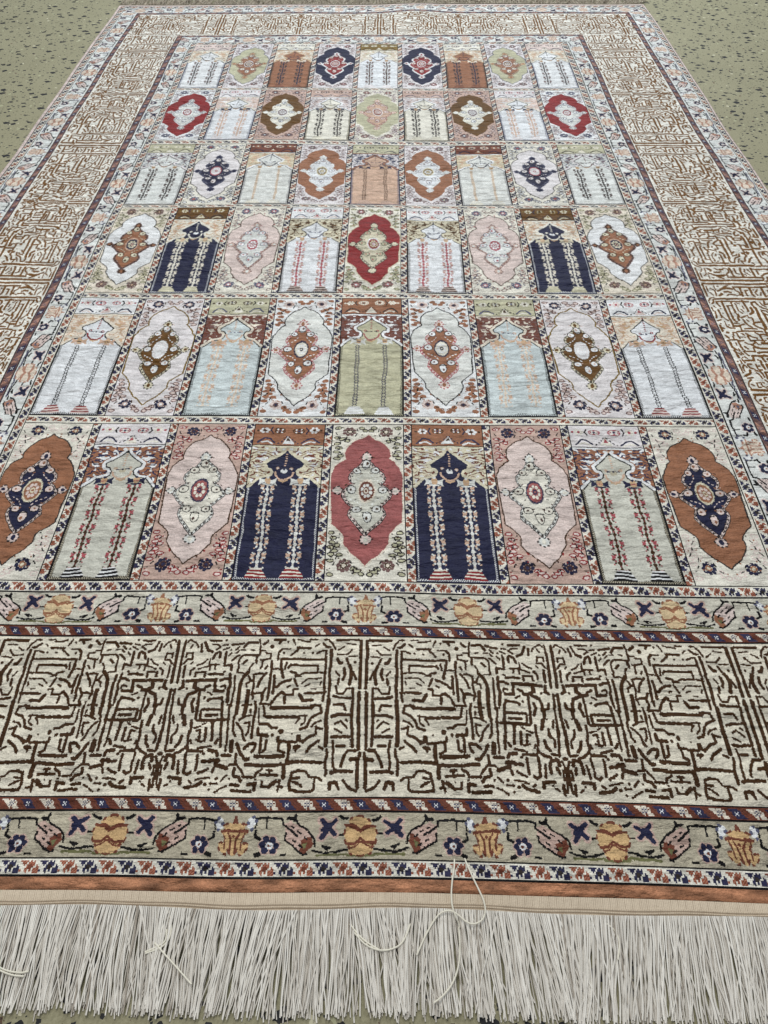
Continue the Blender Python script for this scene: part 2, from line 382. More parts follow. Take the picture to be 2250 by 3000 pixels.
def medallion(ground, corner, inner, o1, o2, petal='N', pcore='R', lf='S', lo='k', edge=None, core='R', cring='W', blob='W', line='k'):
    t = Tile(PW, PH, corner)
    cx = PW / 2
    # corner flowers, drawn for the left half and mirrored
    for (du, v) in ((.27, .058), (.27, .915)):
        t.rosette(cx - du * PW, v * PH, 6.6, petal, pcore, cring, 8, .4 if v < .5 else .1, 1.0)
    for (du, v) in ((.43, .028), (.09, .03), (.045, .05), (.43, .10), (.30, .13), (.42, .145), (.40, .175), (.43, .205), (.38, .23), (.43, .25), (.36, .115),
                    (.44, .73), (.41, .76), (.43, .785), (.45, .81), (.40, .83), (.44, .85), (.34, .855), (.45, .885), (.10, .95), (.055, .965), (.44, .965), (.14, .935), (.37, .80)):
        leaf(t, cx - du * PW, v * PH, lf, lo, 4.0 + 2 * ((du * 97) % 1), 2.4 + ((v * 31) % 1))
    for pl in (((.46, .06), (.40, .11), (.38, .15), (.40, .20), (.33, .235)), ((.19, .09), (.15, .06), (.17, .03)), ((.33, .115), (.38, .13)),
               ((.46, .84), (.40, .81), (.38, .77), (.33, .735)), ((.19, .89), (.14, .93), (.09, .945)), ((.36, .86), (.40, .90), (.45, .93))):
        t.line([(cx - d * PW, v * PH) for d, v in pl], line, 1.2, dash=7)
    for k in range(46):
        du = .05 + .44 * _hash(k * 3.7, 1.3); v = .02 + .25 * _hash(k * 1.9, 7.1)
        v = v if k % 2 else 1 - v
        t.dot(cx - du * PW, v * PH, .9, lo if k % 3 else pcore, .8)
        t.dot(cx - du * PW + 1.6, v * PH + .9, .8, lf, .7)
    t.mirror()
    if edge and edge not in 'KkBO':
        t.line(both(CART), edge, 3.2)
    t.poly(both(CART), ground)
    if edge is None or edge in 'KkBO':
        t.line(half(CART), edge or line, 1.25); t.line(both(CART)[len(CART):], edge or line, 1.25)
    # inner medallion
    for F in (FTOP, FBOT):
        t.poly(both(F), o2); t.line(both(F) + both(F)[:1], o1, 1.5, dash=4)
        c = sum(v for _, v in F) / len(F) * PH
        t.dot(cx, c, 2.0, inner, 3.0)
    for s in (-1, 1):
        P = [(cx + s * d * PW, v * PH) for d, v in FSID]
        t.poly(P, o2); t.line(P + P[:1], o1, 1.4, dash=4); t.dot(cx + s * .40 * PW, .470 * PH, 2.0, inner, 1.8)
    b = both(MEDB)
    t.line(b + b[:1], o1, 3.6)
    t.line(b + b[:1], o2, 2.0)
    t.poly([(cx + (x - cx) * .93, PH * .47 + (y - PH * .47) * .95) for x, y in b], inner)
    t.line(b + b[:1], o1, 1.3, dash=5)
    ym = PH * .47
    for s in (-1, 1):
        for dx, dy, rx, ry in ((9, -25, 3.6, 3.2), (15, -1, 4.0, 3.6), (9, 22, 3.6, 3.4)):
            t.dot(cx + s * dx, ym + dy, rx + .9, line, ry + .9); t.dot(cx + s * dx, ym + dy, rx, blob, ry); t.dot(cx + s * (dx + .6), ym + dy, 1.2, pcore, 1.2)
        for (dx, dy) in ((4, -22), (13, -18), (19, -7), (19, 6), (13, 15), (4, 20), (15, -26), (14, 25), (22, -1), (6, -42), (5, 42), (10, 9), (11, -9)):
            t.line([(cx + s * dx, ym + dy), (cx + s * (dx + 1.6), ym + dy + 1.2)], line if (dx + dy) % 2 else pcore, 1.0)
        t.line([(cx + s * 5, ym - 19), (cx + s * 9, ym - 13), (cx + s * 17, ym - 9)], blob, 1.1, dash=4)
        t.line([(cx + s * 5, ym + 17), (cx + s * 9, ym + 12), (cx + s * 17, ym + 8)], blob, 1.1, dash=4)
    t.dot(cx, ym - 33, 4.2, line, 5.8); t.dot(cx, ym - 33, 3.4, blob, 5.0); t.dot(cx + 1, ym - 34, 1.4, pcore, 2.0); t.line([(cx - 4, ym - 30), (cx + 4, ym - 29)], line, 1.1)
    t.dot(cx, ym + 31, 4.2, line, 6.8); t.dot(cx, ym + 31, 3.4, blob, 6.0); t.dot(cx - 1, ym + 33, 1.3, pcore, 2.0); t.line([(cx - 4, ym + 26), (cx + 4, ym + 27)], line, 1.1)
    t.dot(cx, ym, 8.6, cring, 14.0); t.dot(cx, ym, 7.2, core, 11.5)
    for k in range(8):
        a = k * math.pi / 4 + .3
        t.dot(cx + 4.3 * math.cos(a), ym + 6.4 * math.sin(a), 1.5, blob, 2.1)
    t.dot(cx, ym, 2.2, cring, 3.0); t.dot(cx, ym, 1.0, core, 1.3)
    return t.a


def mihrab(ground, frieze, spand, sl, sl2, bord, col, leafc, base, fr1='W', fr2='N', fr3='R', out='k', herr='K', chain=None, style='vine', lamp='R', hb='W', cap='W'):
    t = Tile(PW, PH, spand)
    cx = PW / 2
    fh = int(PH * .158)
    # spandrel scrolls
    Y, X = np.mgrid[fh * SC:int(PH * .46) * SC, 0:PW * SC]
    Y = Y / SC; X = X / SC
    xm = np.abs(X + .25 - cx)
    n = _noise(xm / 7., Y / 4.5, 3) * 1.7 + _noise(xm / 3., Y / 3., 8) * .6
    ang = Y / 5.2 + xm * .035 + n
    f = ang - np.floor(ang)
    sub = t.a[fh * SC:int(PH * .46) * SC]
    sub[f < .30] = IX[sl]
    n2 = _noise(xm / 3.4, Y / 2.6, 21)
    sub[(n2 > .70) & (f > .30)] = IX[sl2]
    # ground and its arch
    v1 = (0.5, ARCH[-1][1]); g = both(ARCH + [v1, (0.5, 1.0)])
    arch = half(ARCH)
    archr = [(PW - x, y) for x, y in arch]
    t.line(arch, bord, 7.5); t.line(archr, bord, 7.5)
    t.line([(0, fh + 1.5), (PW, fh + 1.5)], bord, 2.2)
    t.poly([(x, y) for x, y in g], ground)
    t.line(arch, out, 1.3); t.line(archr, out, 1.3)
    y0 = ARCH[-1][1] * PH
    # herringbone edging
    for y in range(int(y0 * SC), PH * SC):
        for k in range(6):
            if k < 2 or (y + k) % 4 < 2:
                c = herr
            elif k == 5:
                continue
            else:
                c = hb
            t.a[y, k] = IX[c]; t.a[y, PW * SC - 1 - k] = IX[c]
    for x in range(PW * SC):
        for k in range(7):
            if k < 2 or (x + k) % 4 < 2:
                c = herr
            elif k == 6:
                continue
            else:
                c = hb
            t.a[PH * SC - 1 - k, x] = IX[c]
    # lamp on its chain
    chain = chain or lamp
    t.line([(cx, .18 * PH), (cx, .305 * PH)], chain, 1.9, dash=3)
    t.dot(cx, .20 * PH, 1.4, out, 2.0)
    for (dx, dy) in ((-7, 0), (7, 0)):
        t.dot(cx + dx, .318 * PH, 1.9, lamp); t.dot(cx + dx, .318 * PH, .8, hb)
    t.line([(cx - 6, .325 * PH), (cx + 6, .325 * PH)], fr2, 1.4); t.dot(cx, .335 * PH, 3.4, hb, 3.0); t.dot(cx, .325 * PH, 1.2, fr2)
    t.line([(cx - 9, .345 * PH), (cx - 8, .368 * PH), (cx - 4, .39 * PH), (cx, .395 * PH), (cx + 4, .39 * PH), (cx + 8, .368 * PH), (cx + 9, .345 * PH)], lamp, 1.9)
    t.line([(cx - 4, .398 * PH), (cx, .408 * PH), (cx + 4, .398 * PH)], 'T', 1.6)
    # columns
    for s in (-1, 1):
        x = cx + s * .218 * PW
        yt, yb = .445 * PH, .935 * PH
        y = yt
        if style == 'chain':
            for yy in range(int(yt * SC), int(yb * SC)):
                for k in range(-5, 6):
                    if (abs(abs(k) - 3.2 + 1.2 * math.sin(yy * .8)) < 1.1) or (abs(k) < 2 and yy % 5 == 0):
                        t.a[yy, int(x * SC) + k] = IX[col]
        elif style == 'thin':
            for yy in range(int(yt * SC), int(yb * SC)):
                for k in range(-3, 4):
                    if (yy + abs(k)) % 3:
                        t.a[yy, int(x * SC) + k] = IX[col]
        else:
            k = 0
            while y < yb:
                t.dot(x, y, 1.9 if k % 2 else 1.2, col, 1.8)
                if k % 2 == 0:
                    t.dot(x, y, .7, leafc)
                if k % 5 in (0, 1, 4):
                    for q in (-1, 1):
                        if k % 5 == 0:
                            t.dot(x + q * 4.8, y, 1.6, leafc); t.dot(x + q * 4.4, y - 2.6, .95, col); t.dot(x + q * 4.4, y + 2.6, .95, col)
                            t.dot(x + q * 6.2, y + 1.6, .8, leafc); t.dot(x + q * 6.2, y - 1.6, .8, leafc)
                        else:
                            t.dot(x + q * 3.6, y + .8, 1.15, leafc); t.dot(x + q * 5.6, y - .4, .8, col)
                elif k % 5 == 2:
                    t.dot(x - 3.8, y, 1.1, col); t.dot(x + 3.8, y, 1.1, col); t.dot(x - 5.4, y + 1.4, .8, leafc); t.dot(x + 5.4, y + 1.4, .8, leafc)
                y += 3.1; k += 1
        # capital
        yc = .405 * PH
        for q in (-1, 1):
            t.poly([(x + q * 1.5, yc - 1), (x + q * 5, yc - 1.5), (x + q * 9, yc - 4), (x + q * 8, yc + 1), (x + q * 9.5, yc + 6), (x + q * 5.5, yc + 3.5), (x + q * 1.5, yc + 3)], cap)
        t.dot(x, yc, 3.0, 'T', 4.6); t.line([(x - 2, yc + 1), (x + 2, yc + 1)], leafc, 1.1); t.line([(x - 3.4, yc + 5), (x + 3.4, yc + 5)], cap, 2.0)
        t.dot(x, yc - 4, 1.4, cap)
        # base
        for k, (w, c) in enumerate(((5.2, base[0]), (6.2, base[1]), (7.2, base[0]), (8.2, base[1]), (9.0, base[0]), (9.6, base[1]))):
            yy = PH * .93 + k * 1.7
            t.poly([(x - w, yy), (x + w, yy), (x + w + .6, yy + 1.8), (x - w - .6, yy + 1.8)], c)
    # frieze
    t.rect(0, 0, PW, fh, frieze)
    for s in (-1, 1):
        x = cx + s * 9.5; y = fh * .30
        t.dot(x, y, 5.8, fr3, 3.9); t.dot(x, y, 4.6, frieze, 2.9)
        for a in range(8):
            t.dot(x + 3.4 * math.cos(a * math.pi / 4), y + 2.5 * math.sin(a * math.pi / 4), .95, fr1 if a % 2 else fr3)
        t.dot(x, y, 1.3, fr2)
        t.line([(cx + s * 17, y - 4), (cx + s * 19, y), (cx + s * 17, y + 4)], out, 1.5)
        x = cx + s * 25
        for q in range(6):
            t.dot(x + 3.6 * math.cos(q * 1.05), y + 2.8 * math.sin(q * 1.05), 1.5, fr1)
        t.dot(x, y, 1.6, fr3)
        t.dot(cx + s * 32, y, 1.5, fr3)
        t.line([(cx + s * 14, fh * .86), (cx + s * 19, fh * .70), (cx + s * 25, fh * .66), (cx + s * 31, fh * .88)], fr2, 2.0)
        t.line([(cx + s * 16, fh * .93), (cx + s * 21, fh * .82), (cx + s * 27, fh * .86)], fr1, 1.8)
        t.line([(cx + s * 1, fh * .56), (cx + s * 6, fh * .78), (cx + s * 12, fh * .92)], out, 1.2, dash=4)
    t.poly([(cx, fh * .56), (cx - 6.5, fh * .92), (cx + 6.5, fh * .92)], fr1)
    t.poly([(cx, fh * .60), (cx - 2.5, fh * .78), (cx + 2.5, fh * .78)], fr3)
    t.rect(0, fh - .5, PW, 1.1, 'K')
    return t.a


def make_field():
    """54 panels, row 0 is the far row"""
    M, A = medallion, mihrab
    rr = ('r', 'W')
    R1 = [
        A('W', 'P', 'I', 'T', 'Q', 'I', 'k', 'm', ('W', 'W'), 'I', 'N', 'm', cap='W', lamp='k', herr='X', out='k'),
        M('S', 'V', 'C', 'm', 'T', 'm', 'M', 'V', 'm', core='R', blob='U', line='X'),
        A('C', 'I', 'I', 'T', 'Q', 'T', 'N', 'k', ('C', 'R'), 'W', 'N', 'm', cap='U', lamp='N', hb='C', herr='k', out='m'),
        M('N', 'V', 'r', 'W', 'V', 'm', 'r', 'V', 'm', core='r', blob='P', line='k', edge='N'),
        A('L', 'D', 'I', 'Q', 'S', 'I', 'B', 'm', ('V', 'V'), 'Y', 'B', 'I', cap='L', lamp='N', herr='V', hb='L', out='m')]
    R2 = [
        M('r', 'W', 'E', 'V', 'A', 'X', 'N', 'V', 'm', core='r', blob='W', line='X', edge='r'),
        A('L', 'V', 'P', 'Q', 'W', 'I', 'Q', 'p', ('V', 'V'), 'W', 'N', 'q', cap='N', lamp='k', herr='X', hb='L'),
        M('O', 'p', 'I', 'Y', 'W', 'm', 'N', 'P', 'm', core='m', blob='W', line='k', edge='O'),
        A('I', 'p', 'V', 'm', 'P', 'W', 'k', 'k', ('Y', 'I'), 'P', 'X', 'B', cap='N', lamp='k', herr='k', hb='Y'),
        M('S', 'I', 'Q', 'Z', 'P', 'm', 'Z', 'V', 'm', core='Z', blob='P', line='m', edge='S')]
    R3 = [
        A('e', 'S', 'E', 'X', 'm', 'V', 'k', 'M', ('E', 'E'), 'I', 'k', 'Y', cap='E', lamp='m', herr='k'),
        M('V', 'I', 'N', 'X', 'N', 'X', 'm', 'W', 'k', core='V', cring='q', blob='V', line='k', edge='k'),
        A('E', 'R', 'Y', 'T', 'Q', 'W', 'T', 'B', ('W', 'Y'), 'C', 'N', 'U', style='thin', cap='E', lamp='N', herr='k'),
        M('C', 'V', 'L', 'L', 'E', 'm', 'X', 'V', 'm', core='D', cring='Y', blob='L', line='m', edge='C'),
        A('Q', 'S', 'V', 'N', 'X', 'C', 'B', 'm', ('Q', 'p'), 'Y', 'N', 'k', style='chain', cap='N', lamp='m', herr='X', hb='Q', out='N')]
    R4 = [
        M('W', 'U', 'C', 'm', 'B', 'm', 'B', 'Y', 'g', core='N', cring='Q', blob='Y', line='k', edge='k'),
        A('N', 'O', 'I', 'T', 'Q', 'I', 'I', 'U', ('Y', 'S'), 'Y', 'k', 'D', cap='Y', lamp='I', herr='N', hb='L', out='N'),
        M('P', 'I', 'E', 'm', 'p', 'X', 'q', 'I', 'm', core='q', cring='W', blob='W', line='X', edge='B'),
        A('L', 'W', 'Y', 'O', 'B', 'Y', 'q', 'p', ('P', 'B'), 'P', 'X', 'q', cap='L', lamp='X', herr='k', hb='L'),
        M('r', 'I', 'Y', 'k', 'Y', 'm', 'q', 'S', 'g', core='r', cring='W', blob='S', line='k', edge='Y')]
    R5 = [
        A('L', 'W', 'U', 'Q', 'T', 'U', 'K', 'K', ('r', 'P'), 'P', 'N', 'q', style='chain', cap='Q', lamp='r', hb='L', out='K'),
        M('V', 'V', 'O', 'k', 'Y', 'N', 'p', 'P', 'm', core='V', cring='W', blob='W', line='B', edge='D'),
        A('l', 'S', 'R', 'm', 'U', 'U', 'h', 'Q', ('l', 'l'), 'I', 'X', 'B', cap='Q', lamp='Q', hb='l', out='K'),
        M('E', 'W', 'C', 'q', 'P', 'P', 'm', 'C', 'C', core='I', cring='N', blob='W', line='K', edge='K'),
        A('S', 'C', 'R', 'm', 'W', 'W', 'F', 'F', ('E', 'W'), 'I', 'k', 'U', style='chain', cap='E', lamp='H', hb='S', out='k')]
    R6 = [
        M('C', 'I', 'N', 'k', 'P', 'N', 'C', 'I', 'P', core='C', cring='Y', blob='P', line='K', edge='k'),
        A('o', 'V', 'C', 'F', 'W', 'W', 'B', 'q', ('W', 'K'), 'I', 'N', 'q', cap='N', lamp='Q', hb='s', out='K', herr='K'),
        M('P', 'p', 'I', 'k', 'E', 'N', 'M', 'P', 'r', core='H', cring='F', blob='I', line='K', edge='B'),
        A('N', 'C', 'Y', 'R', 'W', 'Y', 'E', 'Q', ('I', 'r'), 'W', 'F', 'B', cap='E', lamp='Q', herr='N', hb='W', out='N'),
        M('H', 'I', 'o', 'K', 'P', 'm', 'B', 'S', 'k', core='R', cring='U', blob='E', line='K', edge='U')]
    rows = []
    for R in (R1, R2, R3, R4, R5, R6):
        rows.append(R + [p[:, ::-1] for p in R[3::-1]])
    return rows


GX, GY = 9, 12             # gaps between the panels, in knots
SIDE = [5, 11, 30, 10, 105, 10, 26, 12]       # selvedge side bands, outside to inside
ENDF = [8, 12, 30, 11, 122, 11, 31, 12]       # near end bands
ENDB = [8, 12, 28, 10, 118, 10, 28, 12]       # far end bands


def handmade(a, seed, amp=1.0):
    """no two knotted panels are quite alike: sample the drawing through a small smooth wobble"""
    h, w = a.shape
    Y, X = np.mgrid[0:h, 0:w].astype(float)
    dx = (_noise(X / 34., Y / 30., seed) - .5) * 4.4 + (_noise(X / 9., Y / 11., seed + 31) - .5) * 1.6
    dy = (_noise(X / 30., Y / 40., seed + 57) - .5) * 5.0 + (_noise(X / 11., Y / 9., seed + 91) - .5) * 1.6
    e = amp * np.clip(np.minimum(np.minimum(X, w - 1 - X), np.minimum(Y, h - 1 - Y)) / 8., 0, 1)
    xi = np.clip(np.round(X + dx * e), 0, w - 1).astype(int); yi = np.clip(np.round(Y + dy * e), 0, h - 1).astype(int)
    return a[yi, xi]


def make_carpet():
    S_ = SC
    FW = 9 * PW + 8 * GX; FH = 6 * PH + 5 * GY
    NC = (2 * sum(SIDE) + FW) * S_; NR = (sum(ENDF) + sum(ENDB) + FH) * S_
    G = np.full((NR, NC), IX['I'], np.uint8)
    rows = make_field()
    x0 = sum(SIDE) * S_; y0 = sum(ENDB) * S_
    FWs, FHs, PWs, PHs, GXs, GYs = [v * S_ for v in (FW, FH, PW, PH, GX, GY)]
    gv = guard(FH, GX, 'W', 14.8).T[:, ::-1]
    for c in range(8):
        x = x0 + (c + 1) * PWs + c * GXs
        G[y0:y0 + FHs, x:x + GXs] = np.roll(gv, c * 19, 0)
    gh = guard(FW, GY - 4, 'W', 13.2)
    for r in range(5):
        y = y0 + (r + 1) * PHs + r * GYs
        G[y:y + GYs, x0:x0 + FWs] = IX['I']
        G[y + 2 * S_:y + GYs - 2 * S_, x0:x0 + FWs] = np.roll(gh, r * 37, 1)
        G[y:y + 2, x0:x0 + FWs] = IX['K']; G[y + GYs - 2:y + GYs, x0:x0 + FWs] = IX['K']
    for r in range(6):
        for c in range(9):
            y = y0 + r * (PHs + GYs); x = x0 + c * (PWs + GXs)
            G[y:y + PHs, x:x + PWs] = handmade(rows[r][c], r * 9 + c)
            G[y - 2:y + PHs + 2, x - 2:x] = IX['K']; G[y - 2:y + PHs + 2, x + PWs:x + PWs + 2] = IX['K']
            G[y + PHs:y + PHs + 2, x - 2:x + PWs + 2] = IX['K']; G[y - 2:y, x - 2:x + PWs + 2] = IX['K']
    # concentric bands
    ba = np.full(NC, 99); bb = np.full(NR, 99); oa = np.zeros(NC, int); ob = np.zeros(NR, int)

    def fill(arr, off, sizes, rev):
        k = 0
        for i, w in enumerate(sizes):
            w *= S_
            for j in range(w):
                q = len(arr) - 1 - k if rev else k
                arr[q] = i; off[q] = w - 1 - j; k += 1
    fill(ba, oa, SIDE, False); fill(ba, oa, SIDE, True); fill(bb, ob, ENDB, False); fill(bb, ob, ENDF, True)
    BA = np.broadcast_to(ba, (NR, NC)); BB = np.broadcast_to(bb[:, None], (NR, NC))
    band = np.minimum(BA, BB); horiz = BB <= BA
    kinds = 'cWFBKBFW'

    def rep(u, ph):
        kk = np.floor(ph).astype(int); f = ph - kk
        f = np.where(kk % 2 == 0, f, 1 - f)
        return u[:, np.clip((f * u.shape[1]).astype(int), 0, u.shape[1] - 1)]

    def hband(i, H, near):
        if kinds[i] == 'c':
            return np.full((H * S_, NC), IX['c' if near else 'P'], np.uint8)
        if kinds[i] in 'WB':
            return guard(NC // S_, H, kinds[i], 13.0)
        X = np.abs(np.arange(NC) + .5 - NC / 2.0) / S_
        if kinds[i] == 'F':
            return rep(floral_unit(86, H), (X + (0.0 if i == 2 else 85.6)) / 85.6)
        return rep(kufic_unit(150, H, 19.2 if near else 17.5)[:, ::-1], X / (146.7 if near else 163.0))

    def vband(i, H):
        if kinds[i] == 'c':
            return np.full((H * S_, NR), IX['P'], np.uint8)
        if kinds[i] in 'WB':
            return guard(NR // S_, H, kinds[i], 15.5)
        Y = (np.arange(NR) + .5) / S_
        if kinds[i] == 'F':
            return rep(floral_unit(96, H), (Y - 150.0) / 99.5)
        return rep(kufic_unit(170, H, 17.0)[:, ::-1], (Y - 254.0) / 183.0)
    for i in range(8):
        for near, E in ((True, ENDF), (False, ENDB)):
            A_ = handmade(hband(i, E[i], near), 200 + i, .45 if kinds[i] == 'K' else 1.0) if kinds[i] in 'FK' else hband(i, E[i], near)
            for r in np.where((bb == i) & ((np.arange(NR) > NR / 2) == near))[0]:
                m = (band[r] == i) & horiz[r]
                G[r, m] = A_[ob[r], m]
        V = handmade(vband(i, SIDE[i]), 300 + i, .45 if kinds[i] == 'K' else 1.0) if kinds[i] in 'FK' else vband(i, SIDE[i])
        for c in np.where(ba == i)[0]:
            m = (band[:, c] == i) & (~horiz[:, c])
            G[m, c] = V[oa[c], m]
    near = np.broadcast_to((np.arange(NR)[:, None] > NR / 2), (NR, NC)) & horiz

    def remap(mask, d):
        H = G.copy()
        for a, b in d.items():
            G[mask & (H == IX[a])] = IX[b]
    far = (band < 8) & ~near  # far and side borders: silk sheen painted into script and flower colours
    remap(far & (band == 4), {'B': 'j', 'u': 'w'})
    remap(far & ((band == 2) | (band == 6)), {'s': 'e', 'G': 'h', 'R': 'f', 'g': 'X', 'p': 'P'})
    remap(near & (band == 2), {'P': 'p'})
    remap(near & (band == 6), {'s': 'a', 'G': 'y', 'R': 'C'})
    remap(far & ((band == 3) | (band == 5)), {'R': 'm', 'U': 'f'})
    return G, NR, NC

# ---------------------------------------------------------------- helpers
def link(o, parent=None, **props):
    scene.collection.objects.link(o)
    if parent is not None:
        o.parent = parent
    for k, v in props.items():
        o[k] = v
    return o


def mesh_obj(name, verts, faces, mat, parent=None, smooth=True, **props):
    me = bpy.data.meshes.new(name)
    verts = np.asarray(verts, np.float32); faces = np.asarray(faces, np.int32)
    me.vertices.add(len(verts)); me.vertices.foreach_set('co', verts.ravel())
    n, k = faces.shape
    me.loops.add(n * k); me.loops.foreach_set('vertex_index', faces.ravel())
    me.polygons.add(n)
    me.polygons.foreach_set('loop_start', np.arange(0, n * k, k, dtype=np.int32))
    if smooth:
        me.polygons.foreach_set('use_smooth', np.ones(n, bool))
    me.update(calc_edges=True)
    me.materials.append(mat)
    return link(bpy.data.objects.new(name, me), parent, **props)


def grid_faces(nr, nc):
    i = np.arange((nr) * (nc)).reshape(nr, nc)
    a = i[:-1, :-1].ravel(); b = i[:-1, 1:].ravel(); c = i[1:, 1:].ravel(); d = i[1:, :-1].ravel()
    return np.stack([a, b, c, d], 1)


class NT:
    def __init__(s, name):
        s.m = bpy.data.materials.new(name); s.m.use_nodes = True
        s.t = s.m.node_tree; s.b = s.t.nodes['Principled BSDF']

    def n(s, ty, **kw):
        nd = s.t.nodes.new(ty)
        for k, v in kw.items():
            if k.startswith('i_'):
                key = k[2:]
                nd.inputs[int(key) if key.isdigit() else key.replace('_', ' ')].default_value = v
            else:
                setattr(nd, k, v)
        return nd

    def l(s, a, b):
        s.t.links.new(a, b)

    def math(s, op, a, b=None, c=None):
        nd = s.n('ShaderNodeMath', operation=op)
        for i, v in enumerate((a, b, c)):
            if v is None:
                continue
            if isinstance(v, (int, float)):
                nd.inputs[i].default_value = v
            else:
                s.l(v, nd.inputs[i])
        return nd.outputs[0]

    def noise(s, vec, scale, detail=2, rough=.5, dist=0):
        nd = s.n('ShaderNodeTexNoise', i_Scale=scale, i_Detail=detail, i_Roughness=rough, i_Distortion=dist)
        s.l(vec, nd.inputs['Vector'])
        return nd.outputs[0]

    def mapping(s, vec, sc, rot=0, loc=(0, 0, 0)):
        nd = s.n('ShaderNodeMapping')
        nd.inputs['Scale'].default_value = sc; nd.inputs['Rotation'].default_value = (0, 0, rot); nd.inputs['Location'].default_value = loc
        s.l(vec, nd.inputs['Vector'])
        return nd.outputs[0]

    def mix(s, f, a, b, blend='MIX'):
        nd = s.n('ShaderNodeMix', data_type='RGBA', blend_type=blend)
        for k, v in ((0, f), (6, a), (7, b)):
            if isinstance(v, (int, float)):
                nd.inputs[k].default_value = v
            elif isinstance(v, tuple):
                nd.inputs[k].default_value = v
            else:
                s.l(v, nd.inputs[k])
        return nd.outputs[2]

    def ramp(s, f, stops):
        nd = s.n('ShaderNodeValToRGB')
        cr = nd.color_ramp
        while len(cr.elements) < len(stops):
            cr.elements.new(0.5)
        for e, (p, c) in zip(cr.elements, stops):
            e.position = p; e.color = (c, c, c, 1) if isinstance(c, (int, float)) else c
        s.l(f, nd.inputs[0])
        return nd.outputs[0]


def srgb(r, g, b):
    c = lin((r, g, b))
    return (float(c[0]), float(c[1]), float(c[2]), 1.0)


# ---------------------------------------------------------------- materials
def silk_material():
    q = NT('silk_pile')
    co = q.n('ShaderNodeTexCoord').outputs['Object']
    at = q.n('ShaderNodeAttribute', attribute_name='knot_color').outputs['Color']
    # uneven dye, plus nap shading painted into the colour, streaked along the weft
    n1 = q.noise(q.mapping(co, (1.0, 3.6, 1)), 17, 5, .66, .3)
    n2 = q.noise(q.mapping(co, (1.0, 2.2, 1)), 60, 3, .6)
    n3 = q.noise(co, 420, 2, .5)
    v = q.math('MULTIPLY_ADD', n1, 1.15, q.math('MULTIPLY_ADD', n2, .85, q.math('MULTIPLY', n3, .55)))
    v = q.math('ADD', v, -.27)
    hsv = q.n('ShaderNodeHueSaturation'); hsv.inputs['Saturation'].default_value = 1.0
    q.l(at, hsv.inputs['Color']); q.l(v, hsv.inputs['Value'])
    q.l(hsv.outputs[0], q.b.inputs['Base Color'])
    q.b.inputs['Roughness'].default_value = .52
    q.b.inputs['Specular IOR Level'].default_value = .11
    q.b.inputs['Sheen Weight'].default_value = .03
    q.b.inputs['Sheen Roughness'].default_value = .35
    q.b.inputs['Sheen Tint'].default_value = (.9, .96, 1, 1)
    h = q.math('MULTIPLY_ADD', q.noise(q.mapping(co, (1, 2.6, 1)), 28, 4, .6), 1.0, q.math('MULTIPLY', q.noise(co, 300, 2, .6), .10))
    bp = q.n('ShaderNodeBump', i_Strength=1.0, i_Distance=.010)
    q.l(h, bp.inputs['Height'])
    # broad patches where the nap lies a different way
    bp2 = q.n('ShaderNodeBump', i_Strength=1.0, i_Distance=.024)
    q.l(q.noise(q.mapping(co, (1, 1.5, 1)), 8.5, 3, .55, .4), bp2.inputs['Height'])
    q.l(bp.outputs[0], bp2.inputs['Normal'])
    q.l(bp2.outputs[0], q.b.inputs['Normal'])
    return q.m


def floor_material():
    q = NT('terrazzo_vinyl')
    co = q.n('ShaderNodeTexCoord').outputs['Object']
    warp = q.n('ShaderNodeTexNoise', i_Scale=70.0, i_Detail=2.0)
    q.l(co, warp.inputs['Vector'])
    va = q.n('ShaderNodeVectorMath', operation='SCALE'); va.inputs['Scale'].default_value = .012
    q.l(warp.outputs['Color'], va.inputs[0])
    vb = q.n('ShaderNodeVectorMath', operation='ADD')
    q.l(co, vb.inputs[0]); q.l(va.outputs[0], vb.inputs[1])
    wc = vb.outputs[0]

    def chips(scale, dens, rmin, rmax, sx, rot, off):
        mp = q.mapping(wc, (sx, 1, 1), rot, off)
        vo = q.n('ShaderNodeTexVoronoi', voronoi_dimensions='2D', feature='F1', distance='MINKOWSKI')
        vo.inputs['Scale'].default_value = scale; vo.inputs['Exponent'].default_value = 1.1
        q.l(mp, vo.inputs['Vector'])
        sep = q.n('ShaderNodeSeparateColor'); q.l(vo.outputs['Color'], sep.inputs[0])
        on = q.math('LESS_THAN', sep.outputs[0], dens)
        r = q.math('MULTIPLY_ADD', q.math('POWER', sep.outputs[1], 2.4), rmax - rmin, rmin)
        ins = q.math('LESS_THAN', vo.outputs['Distance'], r)
        return q.math('MULTIPLY', on, ins), sep.outputs[2]
    cloud = q.noise(co, 5, 4, .6)
    base = q.mix(q.ramp(cloud, [(.3, 0.0), (.7, 1.0)]), srgb(134, 130, 102), srgb(148, 144, 115))
    fine = q.noise(co, 260, 2, .7)
    base = q.mix(.35, base, q.mix(q.ramp(fine, [(.35, 0.0), (.65, 1.0)]), srgb(124, 120, 96), srgb(178, 173, 146)))
    for (a, colr) in ((chips(46, .24, .05, .32, 1, .2, (3, 1, 0)), srgb(170, 170, 138)),
                      (chips(60, .20, .05, .28, 1, .5, (7, 2, 0)), srgb(112, 110, 84)),
                      (chips(34, .16, .03, .20, 1.2, 1.1, (1, 9, 0)), srgb(196, 192, 166)),
                      (chips(52, .20, .03, .24, .8, .4, (2, 5, 0)), srgb(96, 76, 60)),
                      (chips(84, .5, .06, .36, .9, .9, (12, 5, 0)), srgb(34, 36, 38)),
                      (chips(44, .8, .05, .44, .8, .3, (5, 3, 0)), srgb(22, 24, 28))):
        base = q.mix(a[0], base, colr)
    q.l(base, q.b.inputs['Base Color'])
    q.b.inputs['Roughness'].default_value = .55
    q.b.inputs['Specular IOR Level'].default_value = .30
    return q.m


